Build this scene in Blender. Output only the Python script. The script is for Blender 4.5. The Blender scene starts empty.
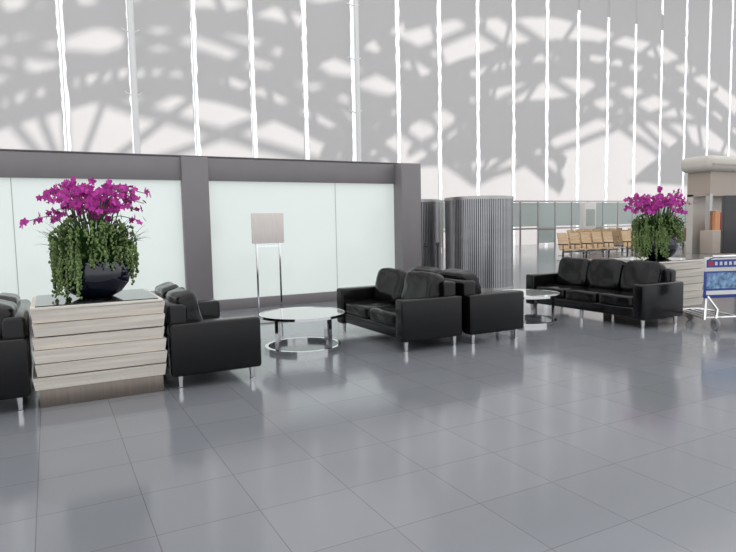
import bpy, bmesh, math, random
from mathutils import Vector, Matrix, noise
scene=bpy.context.scene
scene.view_settings.view_transform='Standard'
scene.view_settings.look='None'
scene.view_settings.exposure=0.0

# ------------------------------------------------------------ materials
def new_mat(name):
    m=bpy.data.materials.new(name); m.use_nodes=True
    return m, m.node_tree.nodes, m.node_tree.links, m.node_tree.nodes['Principled BSDF']
def pmat(name,col,rough=.5,metal=0.,spec=.5,var=0.,vscale=(8,8,8),bump=0.,bscale=40,emit=None,estr=0.,coat=0.,trans=0.,coords='Object'):
    m,N,L,b=new_mat(name)
    b.inputs['Base Color'].default_value=(*col,1)
    b.inputs['Roughness'].default_value=rough
    b.inputs['Metallic'].default_value=metal
    b.inputs['Specular IOR Level'].default_value=spec
    b.inputs['Coat Weight'].default_value=coat
    b.inputs['Transmission Weight'].default_value=trans
    if emit:
        b.inputs['Emission Color'].default_value=(*emit,1); b.inputs['Emission Strength'].default_value=estr
    tc=N.new('ShaderNodeTexCoord')
    if var>0:
        mp=N.new('ShaderNodeMapping'); mp.inputs['Scale'].default_value=vscale
        n=N.new('ShaderNodeTexNoise'); n.inputs['Scale'].default_value=1; n.inputs['Detail'].default_value=5
        r=N.new('ShaderNodeValToRGB'); r.color_ramp.elements[0].position=.3; r.color_ramp.elements[1].position=.7
        r.color_ramp.elements[0].color=(*[c*(1-var) for c in col],1)
        r.color_ramp.elements[1].color=(*[min(1,c*(1+var)) for c in col],1)
        L.new(tc.outputs[coords],mp.inputs[0]); L.new(mp.outputs[0],n.inputs[0]); L.new(n.outputs[0],r.inputs[0]); L.new(r.outputs[0],b.inputs['Base Color'])
    if bump>0:
        n2=N.new('ShaderNodeTexNoise'); n2.inputs['Scale'].default_value=bscale; n2.inputs['Detail'].default_value=4
        bp=N.new('ShaderNodeBump'); bp.inputs['Strength'].default_value=bump; bp.inputs['Distance'].default_value=.01
        L.new(tc.outputs[coords],n2.inputs[0]); L.new(n2.outputs[0],bp.inputs['Height']); L.new(bp.outputs[0],b.inputs['Normal'])
    return m
M={}
M['leather']=pmat('black_leather',(.003,.003,.0035),.19,spec=.32,bump=.10,bscale=9)
M['chrome']=pmat('chrome',(.82,.82,.82),.10,1.)
M['steel']=pmat('brushed_steel',(.45,.44,.43),.35,1.,var=.15,vscale=(1,1,40))
M['stone']=pmat('layered_travertine',(.66,.61,.54),.55,var=.16,vscale=(1.2,1.2,34),bump=.4,bscale=30)
M['plinth']=pmat('plinth_bronze',(.22,.185,.16),.3,.7,var=.1,vscale=(40,40,2))
M['blackglass']=pmat('black_glass',(.02,.022,.022),.06,spec=.8)
M['wall']=pmat('grey_panel',(.205,.19,.197),.42,.1,var=.04,vscale=(2,2,2))
M['wallcap']=pmat('dark_cap',(.10,.092,.096),.35,.2,var=.04)
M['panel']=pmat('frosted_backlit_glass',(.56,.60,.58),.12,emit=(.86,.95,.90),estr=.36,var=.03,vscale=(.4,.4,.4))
M['seam']=pmat('seam',(.42,.45,.42),.4)
M['glasstop']=pmat('table_glass_top',(.42,.43,.41),.04,spec=.9,coat=.6)
M['shade']=pmat('lamp_shade_linen',(.74,.68,.64),.8,var=.05,vscale=(60,60,4),bump=.2,bscale=200)
M['pot']=pmat('glazed_navy_pot',(.003,.005,.016),.12,coat=.5)
M['soil']=pmat('soil',(.02,.015,.01),.9)
M['leaf']=pmat('dark_leaf',(.028,.072,.017),.45,spec=.3,var=.4,vscale=(9,9,9))
M['bead']=pmat('trailing_leaf',(.15,.22,.075),.5,spec=.3,var=.5,vscale=(12,12,12))
M['stem']=pmat('orchid_stem',(.05,.09,.025),.5)
M['petal']=pmat('orchid_petal',(.50,.04,.34),.55,spec=.3,var=.5,vscale=(14,14,14))
M['lip']=pmat('orchid_lip',(.22,.004,.17),.5)
M['ribs']=pmat('ribbed_steel',(.46,.46,.475),.32,.85,var=.08,vscale=(1,1,6))
M['ribdark']=pmat('rib_groove',(.05,.047,.047),.6)
M['white']=pmat('white_paint',(.72,.71,.68),.4)
M['mullion']=pmat('mullion_steel',(.75,.75,.74),.4,.0)
M['truss']=pmat('truss_steel',(.4,.4,.4),.5)
M['ply']=pmat('seat_plywood',(.52,.36,.21),.45,var=.2,vscale=(2,2,20))
M['black']=pmat('black_plastic',(.015,.015,.016),.4)
M['cream']=pmat('cream_fascia',(.55,.52,.47),.45)
M['beige']=pmat('beige_panel',(.40,.34,.29),.5)
M['orange']=pmat('orange_box',(.60,.27,.12),.5)
M['purple']=pmat('purple_box',(.20,.08,.28),.5)
M['red']=pmat('red_strip',(.5,.03,.04),.5)
M['blue']=pmat('sign_blue',(.03,.06,.30),.35)
M['pic']=pmat('sign_picture',(.16,.28,.45),.35,var=.8,vscale=(14,14,14))
M['rubber']=pmat('grey_rubber',(.25,.25,.25),.6)
M['railglass']=pmat('rail_glass',(.42,.48,.46),.1)
M['totem']=pmat('totem_screen',(.045,.040,.042),.2)

# floor
def floor_mat():
    m,N,L,b=new_mat('polished_floor_tiles')
    tc=N.new('ShaderNodeTexCoord'); mp=N.new('ShaderNodeMapping'); mp.inputs['Location'].default_value=(.17,.08,0)
    br=N.new('ShaderNodeTexBrick'); br.offset=0; br.squash=1
    br.inputs['Scale'].default_value=1; br.inputs['Brick Width'].default_value=.56; br.inputs['Row Height'].default_value=.56
    br.inputs['Mortar Size'].default_value=.0028; br.inputs['Mortar Smooth'].default_value=.2; br.inputs['Bias'].default_value=0
    br.inputs['Color1'].default_value=(.190,.200,.218,1); br.inputs['Color2'].default_value=(.206,.216,.234,1); br.inputs['Mortar'].default_value=(.12,.12,.13,1)
    L.new(tc.outputs['Object'],mp.inputs[0]); L.new(mp.outputs[0],br.inputs['Vector'])
    n=N.new('ShaderNodeTexNoise'); n.inputs['Scale'].default_value=1.3; n.inputs['Detail'].default_value=5
    L.new(tc.outputs['Object'],n.inputs[0])
    mx=N.new('ShaderNodeMix'); mx.data_type='RGBA'; mx.blend_type='MULTIPLY'; mx.inputs['Factor'].default_value=.12
    L.new(br.outputs['Color'],mx.inputs[6])
    rm=N.new('ShaderNodeMapRange'); rm.inputs['To Min'].default_value=.7; rm.inputs['To Max'].default_value=1.3
    L.new(n.outputs[0],rm.inputs[0])
    L.new(rm.outputs[0],mx.inputs[7]); L.new(mx.outputs[2],b.inputs['Base Color'])
    rr=N.new('ShaderNodeMapRange'); rr.inputs['To Min'].default_value=.09; rr.inputs['To Max'].default_value=.16
    L.new(n.outputs[0],rr.inputs[0]); L.new(rr.outputs[0],b.inputs['Roughness'])
    b.inputs['Specular IOR Level'].default_value=.75
    bp=N.new('ShaderNodeBump'); bp.inputs['Strength'].default_value=.15; bp.inputs['Distance'].default_value=.002; bp.invert=True
    L.new(br.outputs['Fac'],bp.inputs['Height']); L.new(bp.outputs[0],b.inputs['Normal'])
    return m
M['floor']=floor_mat()
def translucent(name,col,f=.7):
    m,N,L,b=new_mat(name)
    b.inputs['Base Color'].default_value=(*col,1); b.inputs['Roughness'].default_value=.9; b.inputs['Specular IOR Level'].default_value=.1
    t=N.new('ShaderNodeBsdfTranslucent'); t.inputs[0].default_value=(*col,1)
    mx=N.new('ShaderNodeMixShader'); mx.inputs[0].default_value=f
    L.new(b.outputs[0],mx.inputs[1]); L.new(t.outputs[0],mx.inputs[2]); L.new(mx.outputs[0],N['Material Output'].inputs[0])
    return m
M['blind']=translucent('translucent_blind_fabric',(.52,.507,.502),.62)
M['membrane']=translucent('roof_membrane',(.80,.80,.81),.55)

# ------------------------------------------------------------ geometry helpers
def link(o,parent=None):
    scene.collection.objects.link(o)
    if parent: o.parent=parent
    return o
def empty(name,loc=(0,0,0),rz=0):
    e=bpy.data.objects.new(name,None); e.empty_display_size=.2; e.location=loc; e.rotation_euler=(0,0,rz)
    scene.collection.objects.link(e); return e
def mesh_obj(name,v,f,mats,parent=None,smooth=False,idx=None):
    me=bpy.data.meshes.new(name); me.from_pydata([tuple(p) for p in v],[],f); me.update()
    if not isinstance(mats,(list,tuple)): mats=[mats]
    for m in mats: me.materials.append(M[m])
    if idx: me.polygons.foreach_set('material_index',idx)
    if smooth: me.polygons.foreach_set('use_smooth',[True]*len(me.polygons))
    o=bpy.data.objects.new(name,me); return link(o,parent)
def box(name,lo,hi,mat,parent=None,bev=.0,seg=2,rot=None):
    c=[(a+b)/2 for a,b in zip(lo,hi)]; s=[abs(b-a) for a,b in zip(lo,hi)]
    bm=bmesh.new(); bmesh.ops.create_cube(bm,size=1)
    for v in bm.verts: v.co=Vector((v.co.x*s[0],v.co.y*s[1],v.co.z*s[2]))
    if bev>0: bmesh.ops.bevel(bm,geom=bm.edges[:],offset=bev,segments=seg,profile=.5,affect='EDGES')
    if bev>0:
        for f in bm.faces: f.smooth=True
    me=bpy.data.meshes.new(name); bm.to_mesh(me); bm.free(); me.materials.append(M[mat])
    if bev>0: me.set_sharp_from_angle(angle=math.radians(35))
    o=bpy.data.objects.new(name,me); o.location=c
    if rot: o.rotation_euler=rot
    return link(o,parent)
def cushion(name,c,s,mat,parent=None,n=6,rot=(0,0,0),seed=0,puff=0):
    bm=bmesh.new(); bmesh.ops.create_cube(bm,size=2); bmesh.ops.subdivide_edges(bm,edges=bm.edges[:],cuts=13,use_grid_fill=True)
    for v in bm.verts:
        p=v.co; k=(abs(p.x)**n+abs(p.y)**n+abs(p.z)**n)**(1/n); q=p/k
        w=Vector((q.x*s[0]/2,q.y*s[1]/2,q.z*s[2]/2))
        d=noise.noise(Vector((w.x*5+seed*3.1,w.y*5,w.z*5)))*.012+noise.noise(Vector((w.x*14+seed,w.y*14,w.z*14)))*.004
        v.co=w+q*d
    for f in bm.faces: f.smooth=True
    me=bpy.data.meshes.new(name); bm.to_mesh(me); bm.free(); me.materials.append(M[mat])
    o=bpy.data.objects.new(name,me); o.location=c; o.rotation_euler=rot
    return link(o,parent)
def lathe(name,prof,mat,parent=None,loc=(0,0,0),n=48,smooth=True):
    v=[];f=[]
    for r,z in prof:
        for i in range(n):
            a=2*math.pi*i/n; v.append((r*math.cos(a),r*math.sin(a),z))
    for j in range(len(prof)-1):
        for i in range(n):
            f.append((j*n+i,j*n+(i+1)%n,(j+1)*n+(i+1)%n,(j+1)*n+i))
    if prof[0][0]>1e-4: f.append(tuple(range(n))[::-1])
    if prof[-1][0]>1e-4: f.append(tuple((len(prof)-1)*n+i for i in range(n)))
    o=mesh_obj(name,v,f,mat,parent,smooth); o.location=loc
    o.data.set_sharp_from_angle(angle=math.radians(40)); return o
def ring(name,ro,ri,z0,z1,mat,parent=None,loc=(0,0,0),n=72):
    v=[];f=[]
    for r,z in ((ro,z0),(ro,z1),(ri,z1),(ri,z0)):
        for i in range(n):
            a=2*math.pi*i/n; v.append((r*math.cos(a),r*math.sin(a),z))
    for j in range(4):
        for i in range(n): f.append((j*n+i,j*n+(i+1)%n,((j+1)%4)*n+(i+1)%n,((j+1)%4)*n+i))
    o=mesh_obj(name,v,f,mat,parent,True); o.location=loc
    o.data.set_sharp_from_angle(angle=math.radians(40)); return o
class Acc:
    def __init__(s): s.v=[];s.f=[];s.i=[]
    def add(s,v,f,k=0):
        o=len(s.v); s.v+=v; s.f+=[tuple(x+o for x in q) for q in f]; s.i+=[k]*len(f)
    def tube(s,pts,r,n=6,k=0):
        pts=[Vector(p) for p in pts]; rs=r if isinstance(r,(list,tuple)) else [r]*len(pts)
        v=[];f=[]
        for j,p in enumerate(pts):
            t=(pts[min(j+1,len(pts)-1)]-pts[max(j-1,0)]).normalized()
            a=t.cross(Vector((0,0,1)) if abs(t.z)<.9 else Vector((1,0,0))).normalized(); b=t.cross(a)
            for i in range(n):
                th=2*math.pi*i/n; v.append(p+(a*math.cos(th)+b*math.sin(th))*rs[j])
        for j in range(len(pts)-1):
            for i in range(n): f.append((j*n+i,j*n+(i+1)%n,(j+1)*n+(i+1)%n,(j+1)*n+i))
        f.append(tuple(range(n))); f.append(tuple((len(pts)-1)*n+i for i in range(n))[::-1])
        s.add(v,f,k)
    def box(s,lo,hi,k=0):
        x0,y0,z0=lo;x1,y1,z1=hi
        v=[Vector(p) for p in ((x0,y0,z0),(x1,y0,z0),(x1,y1,z0),(x0,y1,z0),(x0,y0,z1),(x1,y0,z1),(x1,y1,z1),(x0,y1,z1))]
        s.add(v,[(0,3,2,1),(4,5,6,7),(0,1,5,4),(1,2,6,5),(2,3,7,6),(3,0,4,7)],k)
    def obj(s,name,mats,parent=None,smooth=False): return mesh_obj(name,s.v,s.f,mats,parent,smooth,s.i)

# ------------------------------------------------------------ room shell
box('floor',(-30,-12,-.1),(95,60,0),'floor')
mesh_obj('ceiling',[(-30,-12,22),(95,-12,22),(95,32.2,22),(-30,32.2,22)],[(0,3,2,1)],'membrane')
FY=32.0; X0=-2.0; SP=3.04
random.seed(4)
acc=Acc()
for k in range(-9,30):
    xa=X0+k*SP; xb=xa+SP
    nz=110
    def edge(x,s,seed):
        out=[]
        for j in range(nz+1):
            z=22*j/nz
            w=.145+.05*noise.noise(Vector((seed*7.7,z*.25,0)))+.07*noise.noise(Vector((seed*3.3,z*2.2,5)))
            out.append((x+s*max(.05,w),z))
        return out
    L_=edge(xa,1,k*2+.3); R_=edge(xb,-1,k*2+1.3)
    nx=6;v=[];f=[]
    for j in range(nz+1):
        for i in range(nx+1):
            t=i/nx; x=L_[j][0]*(1-t)+R_[j][0]*t; z=L_[j][1]
            v.append(Vector((x,FY+.05*math.sin(t*math.pi)+.03*noise.noise(Vector((x*.8,z*.5,k))),z)))
    for j in range(nz):
        for i in range(nx): a=j*(nx+1)+i; f.append((a,a+1,a+nx+2,a+nx+1))
    acc.add(v,f)
acc.obj('window_blinds','blind',None,True)
acc=Acc()
for k in range(-9,31):
    x=X0+k*SP; big=k in (2,6)
    y=FY-.5 if big else FY+.3
    acc.tube([(x,y,0),(x,y,22)],.15 if big else .02,8)
    if big:
        for z in range(2,22,3):
            acc.tube([(x-.4,FY-.15,z+.3),(x,y,z),(x+.4,FY-.15,z+.3)],.03,5)
acc.obj('window_mullions','mullion')

# outdoor roof trusses plus added shade slabs, high above and behind the facade; the sun throws their shadow onto the blinds.
KX=.5; KZ=.74/.60
def up(x,z,dy): return (x+KX*dy, FY+dy, z+KZ*dy)
def catmull(P,n=6):
    out=[]
    for i in range(len(P)-1):
        p0=P[max(i-1,0)];p1=P[i];p2=P[i+1];p3=P[min(i+2,len(P)-1)]
        for j in range(n):
            t=j/n
            out.append(tuple(.5*((2*b)+(-a+c)*t+(2*a-5*b+4*c-d)*t*t+(-a+3*b-3*c+d)*t**3) for a,b,c,d in zip(p0,p1,p2,p3)))
    out.append(P[-1]); return out
def rib(a,P,dy,gap,r,lat=True):
    C=catmull(P); lo=[up(x,z,dy) for x,z in C]; hi=[up(x+gap*.15,z+gap,dy) for x,z in C]
    a.tube(lo,r,8); a.tube(hi,r*.8,8)
    if lat:
        for i in range(0,len(C)-3,3):
            a.tube([lo[i],hi[i+2]],r*.42,6); a.tube([hi[i+2],lo[i+3]],r*.42,6)
def slab(a,Q,dy,t=.25):
    v=[Vector(up(x,z,dy)) for x,z in Q]; n=len(v); w=[p+Vector((0,t,t)) for p in v]
    a.add(v+w,[tuple(range(n)),tuple(range(n,2*n))[::-1]]+[(i,n+i,n+(i+1)%n,(i+1)%n) for i in range(n)])
a=Acc()
rib(a,[(-8,4),(-4,5.6),(-1,6.9),(2,8),(5,8.7),(9,8.5),(14,6.9),(19,4.2)],16,1.3,.32)
rib(a,[(-10,8),(-4,10),(2,11.6),(9,12.3),(17,11.3),(25,8.4),(33,4)],18,1.7,.38)
a.obj('roof_truss','truss')
a=Acc()
rib(a,[(14,4),(19,7.6),(25,10.4),(32,12.2),(40,12.4),(48,10.6),(57,6.5)],17,1.6,.42)
rib(a,[(20,14),(30,17),(42,18),(54,16.5),(66,12)],19,1.8,.5)
a.obj('roof_truss','truss')
a=Acc()
for (x0,z0,ends,dy,r) in ((25,4.2,[(11,12),(16,14.8),(21,16.5),(29,18),(36,18),(44,16),(51,12.5)],20,.18),
                        (1,3.4,[(-9,9),(-5,12),(-2,13.5),(1,14),(5,13.5),(11,11.5),(16,9.5)],20,.16),
                        (50,4,[(36,12),(42,16),(46,18),(58,18)],20,.2)):
    for x,z in ends: a.tube([up(x0,z0,dy),up(x,z,dy)],r,6)
for p,q in (((-8,15.5),(22,8)),((-8,14.3),(20,7.3)),((-8,10.4),(18,4.2)),((-6,7.5),(8,14)),((-4,6.6),(12,14)),((4,7.5),(17,14.5)),((8,6.3),(26,14.5)),((-6,9.6),(16,9.9)),((30,7),(58,17)),((28,7.6),(56,18)),((20,6),(40,16)),((24,16.5),(52,6)),((22,15.5),(48,5)),((16,9),(52,9.6))): a.tube([up(*p,21),up(*q,21)],.22,6)
a.obj('roof_bracing','truss')
a=Acc()  # unseen slabs, added and shaped to cast broad shade regions on the blinds
slab(a,[(-12,13.5),(-2,11.8),(4,13.2),(10,13.8),(9,30),(-12,30)],16)
slab(a,[(-12,3),(-3,6.0),(-7,8.5),(-12,9)],16)
slab(a,[(10.5,9.0),(17,12.0),(22,15.2),(21,16.2),(14,14.0)],16)
slab(a,[(20,5),(27,9.5),(36,10.8),(34,8.5),(30,6.2)],16)
slab(a,[(22,14.2),(32,15.8),(44,15.2),(60,10),(64,14),(50,30),(20,30)],17)
slab(a,[(40,4.5),(46,8),(56,6.5),(62,4)],16)
a.obj('shade_slabs','truss')

# lit partition wall
WY=11.7; WH=2.93
w=empty('wall_partition')
box('core',(-6,WY,0),(7.34,WY+.5,WH),'wall',w)
box('header',(-6,WY-.12,2.50),(7.34,WY+.002,WH),'wall',w,.006)
box('cap',(-6.05,WY-.13,WH),(7.38,WY+.53,WH+.03),'wallcap',w,.006)
box('skirt',(-6,WY-.12,0),(7.34,WY+.002,.2),'wall',w,.006)
box('pilaster_mid',(2.24,WY-.2,0),(2.73,WY+.002,WH),'wall',w,.01)
box('pilaster_end',(6.86,WY-.4,0),(7.36,WY+.52,WH),'wall',w,.01)
for x0,x1,seams in ((-6,2.24,(-3.2,-.5)),(2.73,6.86,(5.42,))):
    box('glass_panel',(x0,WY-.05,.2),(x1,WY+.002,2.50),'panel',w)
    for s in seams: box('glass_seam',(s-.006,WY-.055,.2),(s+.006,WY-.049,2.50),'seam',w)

# ------------------------------------------------------------ sofas
def sofa(name,xf,s,y0,W,nc):
    """xf front X, s=+1 faces -X, s=-1 faces +X"""
    e=empty(name,(xf,y0,0))
    def B(n,d0,d1,ya,yb,z0,z1,bev=.035,seg=4):
        xs=sorted((s*d0,s*d1)); return box(n,(xs[0],ya,z0),(xs[1],yb,z1),'leather',e,bev,seg)
    B('arm_near',0,.92,0,.2,.13,.66); B('arm_far',0,.92,W-.2,W,.13,.66)
    B('base',.03,.88,.19,W-.19,.15,.31); B('back_frame',.72,.92,.12,W-.12,.15,.84,.05)
    cw=(W-.4)/nc
    for i in range(nc):
        yc=.2+cw*(i+.5)
        cushion('seat_cushion',(s*.36,yc,.385),(.70,cw-.005,.18),'leather',e,8,seed=i+xf)
        cushion('back_cushion',(s*.665,yc,.69),(.24,cw-.003,.52),'leather',e,5,(0,s*math.radians(15),0),seed=i*2+xf)
    k=0
    ys=[.08,W-.08]+([W/2] if W>2.1 else [])
    for y in ys:
        for d in (.09,.83):
            k+=1; lathe('leg_%d'%k,[(.028,0),(.028,.008),(.022,.012),(.032,.14)],'chrome',e,(s*d,y,0),16)
    return e
sofa('leather_sofa',-1.14,1,6.05,1.9,2)
sofa('leather_sofa',1.92,-1,6.05,1.9,2)
sofa('leather_sofa',3.80,1,6.28,1.95,2)
sofa('leather_sofa',5.72,-1,6.22,1.95,2)
sofa('leather_sofa',7.54,1,5.74,2.45,3)

# ------------------------------------------------------------ coffee tables
def table(x,y):
    e=empty('round_coffee_table',(x,y,0))
    ring('base_ring',.50,.455,0,.05,'chrome',e)
    ring('top_rim',.565,.55,.435,.47,'chrome',e)
    lathe('glass_top',[(.552,.452),(.552,.466)],'glasstop',e,n=72)
    ring('under_ring',.47,.44,.425,.452,'chrome',e)
    for i in range(4):
        a=math.radians(25+90*i); b=box('post_%d'%i,(-.012,-.03,.04),(.012,.03,.44),'chrome',e)
        b.location=(.465*math.cos(a),.465*math.sin(a),.238); b.rotation_euler=(0,0,a)
table(2.89,7.32); table(6.66,7.25)

# ------------------------------------------------------------ floor lamp
e=empty('floor_lamp',(3.24,9.67,0))
box('base',(-.26,-.14,0),(.26,.14,.025),'steel',e,.004)
for i,x in enumerate((-.2,.2)): box('pole_%d'%i,(x-.012,-.012,.02),(x+.012,.012,1.75),'chrome',e)
box('crossbar',(-.2,-.01,1.27),(.2,.01,1.29),'chrome',e)
box('shade',(-.26,-.07,1.33),(.26,.07,1.83),'shade',e,.006)

# ------------------------------------------------------------ planters + orchids
def planter(cx,cy,seed):
    rnd=random.Random(seed); e=empty('stone_planter',(cx,cy,0)); h=.56
    box('plinth',(-h+.02,-h+.02,0),(h-.02,h-.02,.17),'plinth',e,.004)
    n=6; z=.17; dz=(.90-.17)/n
    for i in range(n):
        j=[rnd.uniform(-.018,.014) for _ in range(8)]
        t=[rnd.uniform(-.010,.002) for _ in range(2)]
        v=[(-h+j[0],-h+j[1],z),(h+j[2],-h+j[3],z),(h+j[4],h,z),(-h+j[6],h,z),
           (-h+j[0]-.015,-h+j[1]-.02,z+dz-.006+t[0]),(h+j[2]+.015,-h+j[3]-.02,z+dz-.006+t[1]),(h+j[4]+.015,h,z+dz-.006),(-h+j[6]-.015,h,z+dz-.006)]
        mesh_obj('slab_%d'%i,v,[(0,3,2,1),(4,5,6,7),(0,1,5,4),(1,2,6,5),(2,3,7,6),(3,0,4,7)],'stone',e); z+=dz
    box('core',(-h+.04,-h+.04,.17),(h-.04,h-.04,.90),'wallcap',e)
    box('rim',(-h-.01,-h-.01,.895),(h+.01,h+.01,.92),'stone',e,.003)
    box('black_glass_top',(-h+.03,-h+.03,.918),(h-.03,h-.03,.93),'blackglass',e)
def orchid(cx,cy,z0,seed):
    R=random.Random(seed); e=empty('potted_orchid',(cx,cy,z0))
    lathe('pot',[(.12,0),(.16,.005),(.24,.05),(.31,.14),(.335,.23),(.325,.31),(.30,.36),(.285,.36),(.28,.34)],'pot',e,n=56)
    lathe('soil',[(.0,.355),(.28,.34)],'soil',e,n=32)
    st=Acc(); fl=Acc()
    def flower(p,nrm,r):
        nrm=nrm.normalized(); a=nrm.cross(Vector((0,0,1)))
        if a.length<.1: a=Vector((1,0,0))
        a.normalize(); b=a.cross(nrm); b=-b if b.z<0 else b
        rot=R.uniform(-.4,.4)
        for q in range(5):
            th=math.pi/2+rot+q*2*math.pi/5; d=a*math.cos(th)+b*math.sin(th); s=a*-math.sin(th)+b*math.cos(th)
            w=.42*r*(1.15 if q in(1,4) else .8); cup=R.uniform(.05,.3)*r
            v=[p,p+d*r*.5+s*w+nrm*cup*.6,p+d*r*.9+s*w*.5+nrm*cup,p+d*r*1.05+nrm*cup*.7,p+d*r*.9-s*w*.5+nrm*cup,p+d*r*.5-s*w+nrm*cup*.6]
            fl.add(v,[(0,1,2,3),(0,3,4,5)],0)
        v=[p+nrm*r*.1,p-b*r*.35+a*r*.2+nrm*r*.35,p-b*r*.6+nrm*r*.45,p-b*r*.35-a*r*.2+nrm*r*.35]
        fl.add(v,[(0,1,2,3)],1)
    N=40
    for i in range(N):
        az=2*math.pi*(i+R.uniform(-.4,.4))/N; br=R.uniform(.02,.18); reach=R.uniform(.10,.47); top=R.uniform(.88,1.20)-.20*reach
        d=Vector((math.cos(az),math.sin(az),0)); pts=[]
        for j in range(13):
            t=j/12; rr=br+reach*(t**2.0)
            z=.34+(top-.34)*math.sin(min(1,t*1.18)*math.pi/2)-(.16*reach*max(0,t-.7)/.3)
            pts.append(d*rr+Vector((0,0,z)))
        st.tube(pts,[.006]*8+[.004]*5,5)
        for j in range(7,13):
            for q in range(2):
                if R.random()<.25: continue
                off=Vector((R.uniform(-1,1),R.uniform(-1,1),R.uniform(-.6,.8)))*.055
                p=pts[j]+off; flower(p,d*R.uniform(.2,1)+Vector((R.uniform(-.7,.7),R.uniform(-1,.3),R.uniform(-.3,.4))),R.uniform(.030,.044))
    st.obj('stems','stem',e,True); fl.obj('blossoms',['petal','lip'],e)
    lf=Acc()
    for i in range(330):
        az=R.uniform(0,2*math.pi); d=Vector((math.cos(az),math.sin(az),0)); sd=Vector((-d.y,d.x,0))
        L=R.uniform(.2,.52); w=R.uniform(.012,.026); b0=d*R.uniform(.03,.22)+Vector((0,0,.35)); el=R.uniform(.85,1.5); dr=R.uniform(.4,1.7)
        p=b0.copy(); v=[]; n=7
        for j in range(n+1):
            t=j/n; ww=w*math.sin(math.pi*min(.98,.12+t*.88))
            v+=[p-sd*ww,p+Vector((0,0,-ww*.3)),p+sd*ww]
            ang=el-dr*t*t; p=p+(d*math.cos(ang)+Vector((0,0,math.sin(ang))))*(L/n)
        f=[]
        for j in range(n):
            k=j*3; f+=[(k,k+1,k+4,k+3),(k+1,k+2,k+5,k+4)]
        lf.add(v,f)
    lf.obj('leaves','leaf',e,True)
    bd=Acc(); ico=bmesh.new(); bmesh.ops.create_icosphere(ico,subdivisions=1,radius=1)
    iv=[v.co.copy() for v in ico.verts]; jf=[tuple(v.index for v in f.verts) for f in ico.faces]; ico.free()
    for i in range(200):
        az=R.uniform(0,2*math.pi)
        front=abs(math.atan2(math.sin(az+1.2),math.cos(az+1.2)))
        d=Vector((math.cos(az),math.sin(az),0)); rr=R.uniform(.12,.34); ztop=.40+R.uniform(0,.42)*(1-rr)
        hang=R.uniform(.05,.20) if front<.8 else R.uniform(.15,.55 if d.x<0 else .42)
        p=d*rr+Vector((0,0,ztop+.03)); n=int(hang/.02)+4
        for j in range(n):
            if j<4: p=p+d*.014*(.45/rr)**.5+Vector((0,0,.002-.004*j))
            else: p=p+d*.0006-Vector((0,0,.020))
            if p.z<.02: break
            rad=max(.352,math.hypot(p.x,p.y)) if p.z<.40 else math.hypot(p.x,p.y)
            q=Vector((d.x*rad,d.y*rad,p.z))+Vector((R.uniform(-1,1),R.uniform(-1,1),R.uniform(-.5,.5)))*.014
            s=R.uniform(.009,.016)
            bd.add([q+Vector((c.x*s,c.y*s,c.z*s*1.3)) for c in iv],jf)
    bd.obj('trailing_foliage','bead',e,True)
planter(.385,6.66,3); orchid(.40,6.66,.93,5)
planter(9.05,6.75,8); orchid(9.20,6.75,.93,11)

# ------------------------------------------------------------ ribbed cylinders
def ribbed(x,y,r,h):
    e=empty('ribbed_metal_column',(x,y,0)); n=104; a=Acc()
    for i in range(n):
        t0=2*math.pi*i/n; t1=2*math.pi*(i+.6)/n; t2=2*math.pi*(i+1)/n
        P=lambda t,rr,z:Vector((rr*math.cos(t),rr*math.sin(t),z))
        ro=r; ri=r-.03; z0=.1; z1=h-.07
        a.add([P(t0,ro,z0),P(t1,ro,z0),P(t1,ro,z1),P(t0,ro,z1)],[(0,1,2,3)],0)
        a.add([P(t1,ri,z0),P(t2,ri,z0),P(t2,ri,z1),P(t1,ri,z1)],[(0,1,2,3)],1)
        a.add([P(t1,ro,z0),P(t1,ri,z0),P(t1,ri,z1),P(t1,ro,z1)],[(0,1,2,3)],1)
        a.add([P(t2,ri,z0),P(t2,ro,z0),P(t2,ro,z1),P(t2,ri,z1)],[(0,1,2,3)],1)
    a.obj('ribs',['ribs','ribdark'],e)
    lathe('base',[(r+.01,0),(r+.01,.1)],'steel',e,n=72); lathe('cap',[(r+.015,h-.07),(r+.015,h),(r-.05,h+.01)],'steel',e,n=72)
ribbed(9.12,11.5,.80,2.2); ribbed(8.22,13.15,.78,2.2)
for x,y in ((6.99,10.6),(7.34,10.65)):
    e=empty('barrier_post',(x,y,0)); lathe('foot',[(.16,0),(.16,.015),(.03,.03)],'black',e); lathe('pole',[(.022,.02),(.022,1.12),(.04,1.13),(.04,1.2)],'black',e,n=20)

# ------------------------------------------------------------ luggage trolley
e=empty('luggage_trolley',(8.68,5.30,0),math.radians(-20))
a=Acc()
for x in (-.27,.27):
    a.tube([(x,0,.12),(x,-.02,.5),(x,-.03,1.02)],.018,8)
    a.tube([(x,0,.14),(x*.9,.45,.16),(x*.55,.70,.17)],.018,8)
    a.tube([(x,-.03,1.0),(x,-.16,1.05)],.018,8)
a.tube([(-.30,-.16,1.05),(.30,-.16,1.05)],.02,8)
a.tube([(-.27,0,.14),(.27,0,.14)],.018,8); a.tube([(-.15,.70,.17),(.15,.70,.17)],.018,8)
a.tube([(-.27,-.02,.45),(.27,-.02,.45)],.014,8)
for x in(-.15,0,.15): a.tube([(x,0,.14),(x*.8,.70,.17)],.009,6)
for x in (-.27,.27): a.tube([(x,-.02,.5),(x,-.25,.30),(x,-.22,.08)],.02,8)
a.obj('frame','chrome',e,True)
box('sign_header',(-.34,-.075,.83),(.34,-.05,1.04),'white',e,.008)
box('sign_blue_band',(-.32,-.080,.89),(.32,-.074,1.0),'blue',e)
box('sign_red_mark',(-.29,-.083,.91),(-.22,-.079,.98),'red',e)
for i in range(5): box('sign_letter_%d'%i,(-.19+i*.075,-.083,.92),(-.15+i*.075,-.079,.97),'white',e)
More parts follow.
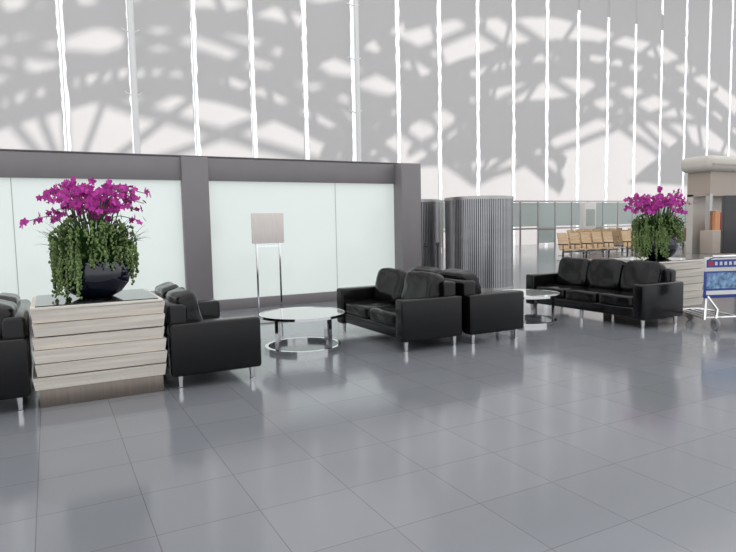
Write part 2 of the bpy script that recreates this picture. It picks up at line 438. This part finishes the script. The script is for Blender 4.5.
box('sign_board',(-.34,-.07,.44),(.34,-.045,.83),'blue',e,.006)
box('sign_picture',(-.31,-.075,.58),(.31,-.069,.81),'pic',e)
box('sign_strip',(-.31,-.075,.49),(.31,-.069,.55),'white',e)
k=0
for x,y in ((-.27,-.22),(.27,-.22),(0,.68)):
    k+=1; o=lathe('wheel_%d'%k,[(.03,-.02),(.085,-.02),(.09,-.012),(.09,.012),(.085,.02),(.03,.02)],'rubber',e,(x,y,.09),28); o.rotation_euler=(0,math.pi/2,0)
    o=lathe('hub_%d'%k,[(.055,-.024),(.055,.024)],'chrome',e,(x,y,.09),20); o.rotation_euler=(0,math.pi/2,0)

# ------------------------------------------------------------ background
def bench(x,y,n,face=1):
    e=empty('airport_seat_row',(x,y,0)); a=Acc()
    for i in range(n):
        x0=i*.66
        a.box((x0+.05,-.25,.42),(x0+.59,.22,.46),0)
        v=[(x0+.05,.22,.46),(x0+.59,.22,.46),(x0+.59,.38,1.12),(x0+.05,.38,1.12)]
        v=[Vector(p) for p in v]+[Vector((p[0],p[1]+.03,p[2])) for p in v]
        a.add(v,[(0,1,2,3),(7,6,5,4),(0,4,5,1),(1,5,6,2),(2,6,7,3),(3,7,4,0)],0)
        a.tube([(x0,-.25,.66),(x0,.25,.66)],.025,6,2); a.tube([(x0,0,.36),(x0,.0,.66)],.02,6,2)
    a.tube([(0,0,.36),(n*.66,0,.36)],.04,6,1)
    for i in range(0,n+1,2):
        a.tube([(i*.66,0,0),(i*.66,0,.36)],.04,6,2); a.box((i*.66-.03,-.3,0),(i*.66+.03,.3,.03),1)
    a.obj('seats',['ply','steel','black'],e)
    if face<0: e.rotation_euler=(0,0,math.pi); e.location.x=x+n*.66
for y,xs in ((17.6,(18.2,22.0)),(20.2,(20.9,25.6,30.4)),(23.0,(24.4,29.2,34.2)),(25.2,(26.6,31.4,36.4))):
    for i,x in enumerate(xs): bench(x,y,5 if y<18 else 6,-1 if (y in (20.2,25.2)) else 1)
e=empty('glass_railing',(0,0,0)); a=Acc()
for i in range(22):
    x=19+i*1.5; a.box((x-.04,29.2,0),(x+.04,29.3,2.9),1)
    if i<21: a.box((x+.05,29.23,1.3 if i%3 else .2),(x+1.45,29.26,2.8),0)
a.box((19,29.18,1.1),(50.5,29.32,1.2),1); a.box((19,29.18,2.85),(50.5,29.32,2.95),1)
a.obj('railing_panels',['railglass','steel'],e)
e=empty('information_kiosk',(29.6,26.6,0)); box('cabinet',(-.5,-.2,.1),(.5,.2,2.7),'white',e,.03); box('plinth',(-.55,-.25,0),(.55,.25,.12),'steel',e); box('screen',(-.38,-.22,1.3),(.38,-.19,2.3),'railglass',e)
e=empty('shop_kiosk',(26.0,16.5,0))
b=box('fascia',(0,0,3.7),(14,1.6,4.4),'cream',e,.28,6); box('fascia_strip',(.1,-.02,3.95),(13.9,.02,4.02),'beige',e)
box('upper_wall',(.4,.3,2.6),(13.3,1.4,3.75),'beige',e); box('back_wall',(.4,1.1,0),(13.3,1.4,2.7),'cream',e)
box('counter',(.2,.0,0),(13.3,.6,1.05),'beige',e,.02); box('column_left',(.4,.3,1),(.6,.5,2.7),'steel',e)
rr=random.Random(2)
for i in range(26):
    x=.6+i*.46; z=1.05; hh=rr.uniform(.35,.9)
    box('goods_%d'%i,(x,.15,z),(x+.36,.5,z+hh),rr.choice(['orange','purple','red','purple','beige']),e)
e=empty('display_totem',(13.75,8.0,0),math.radians(-25)); box('screen',(-.45,-.06,.8),(.45,.06,2.1),'totem',e,.02); box('stem',(-.08,-.05,0),(.08,.05,.82),'black',e); box('foot',(-.35,-.25,0),(.35,.25,.03),'black',e,.008)

# ------------------------------------------------------------ light
wd=bpy.data.worlds.new('sky'); scene.world=wd; wd.use_nodes=True
bg=wd.node_tree.nodes['Background']; bg.inputs[0].default_value=(.95,.975,1,1); bg.inputs[1].default_value=1.25
sl=bpy.data.lights.new('sun','SUN'); sl.energy=6.6; sl.angle=math.radians(.6); sl.color=(1,.96,.93)
so=bpy.data.objects.new('sun',sl); scene.collection.objects.link(so)
so.rotation_euler=Vector((-.30,-.60,-.74)).to_track_quat('-Z','Y').to_euler(); so.location=(20,60,40)

# ------------------------------------------------------------ camera
a=math.radians(27.9); p=math.radians(4.86); rho=.02
F=Vector((math.sin(a)*math.cos(p),math.cos(a)*math.cos(p),-math.sin(p))); r0=Vector((math.cos(a),-math.sin(a),0)); u0=r0.cross(F)
Rr=r0*math.cos(rho)-u0*math.sin(rho); Uu=u0*math.cos(rho)+r0*math.sin(rho)
cam=bpy.data.cameras.new('camera'); cam.sensor_width=36; cam.lens=36*600/736; cam.clip_end=400
co=bpy.data.objects.new('camera',cam); scene.collection.objects.link(co)
m=Matrix((Rr,Uu,-F)).transposed().to_4x4(); m.translation=Vector((0,0,1.6)); co.matrix_world=m
scene.camera=co
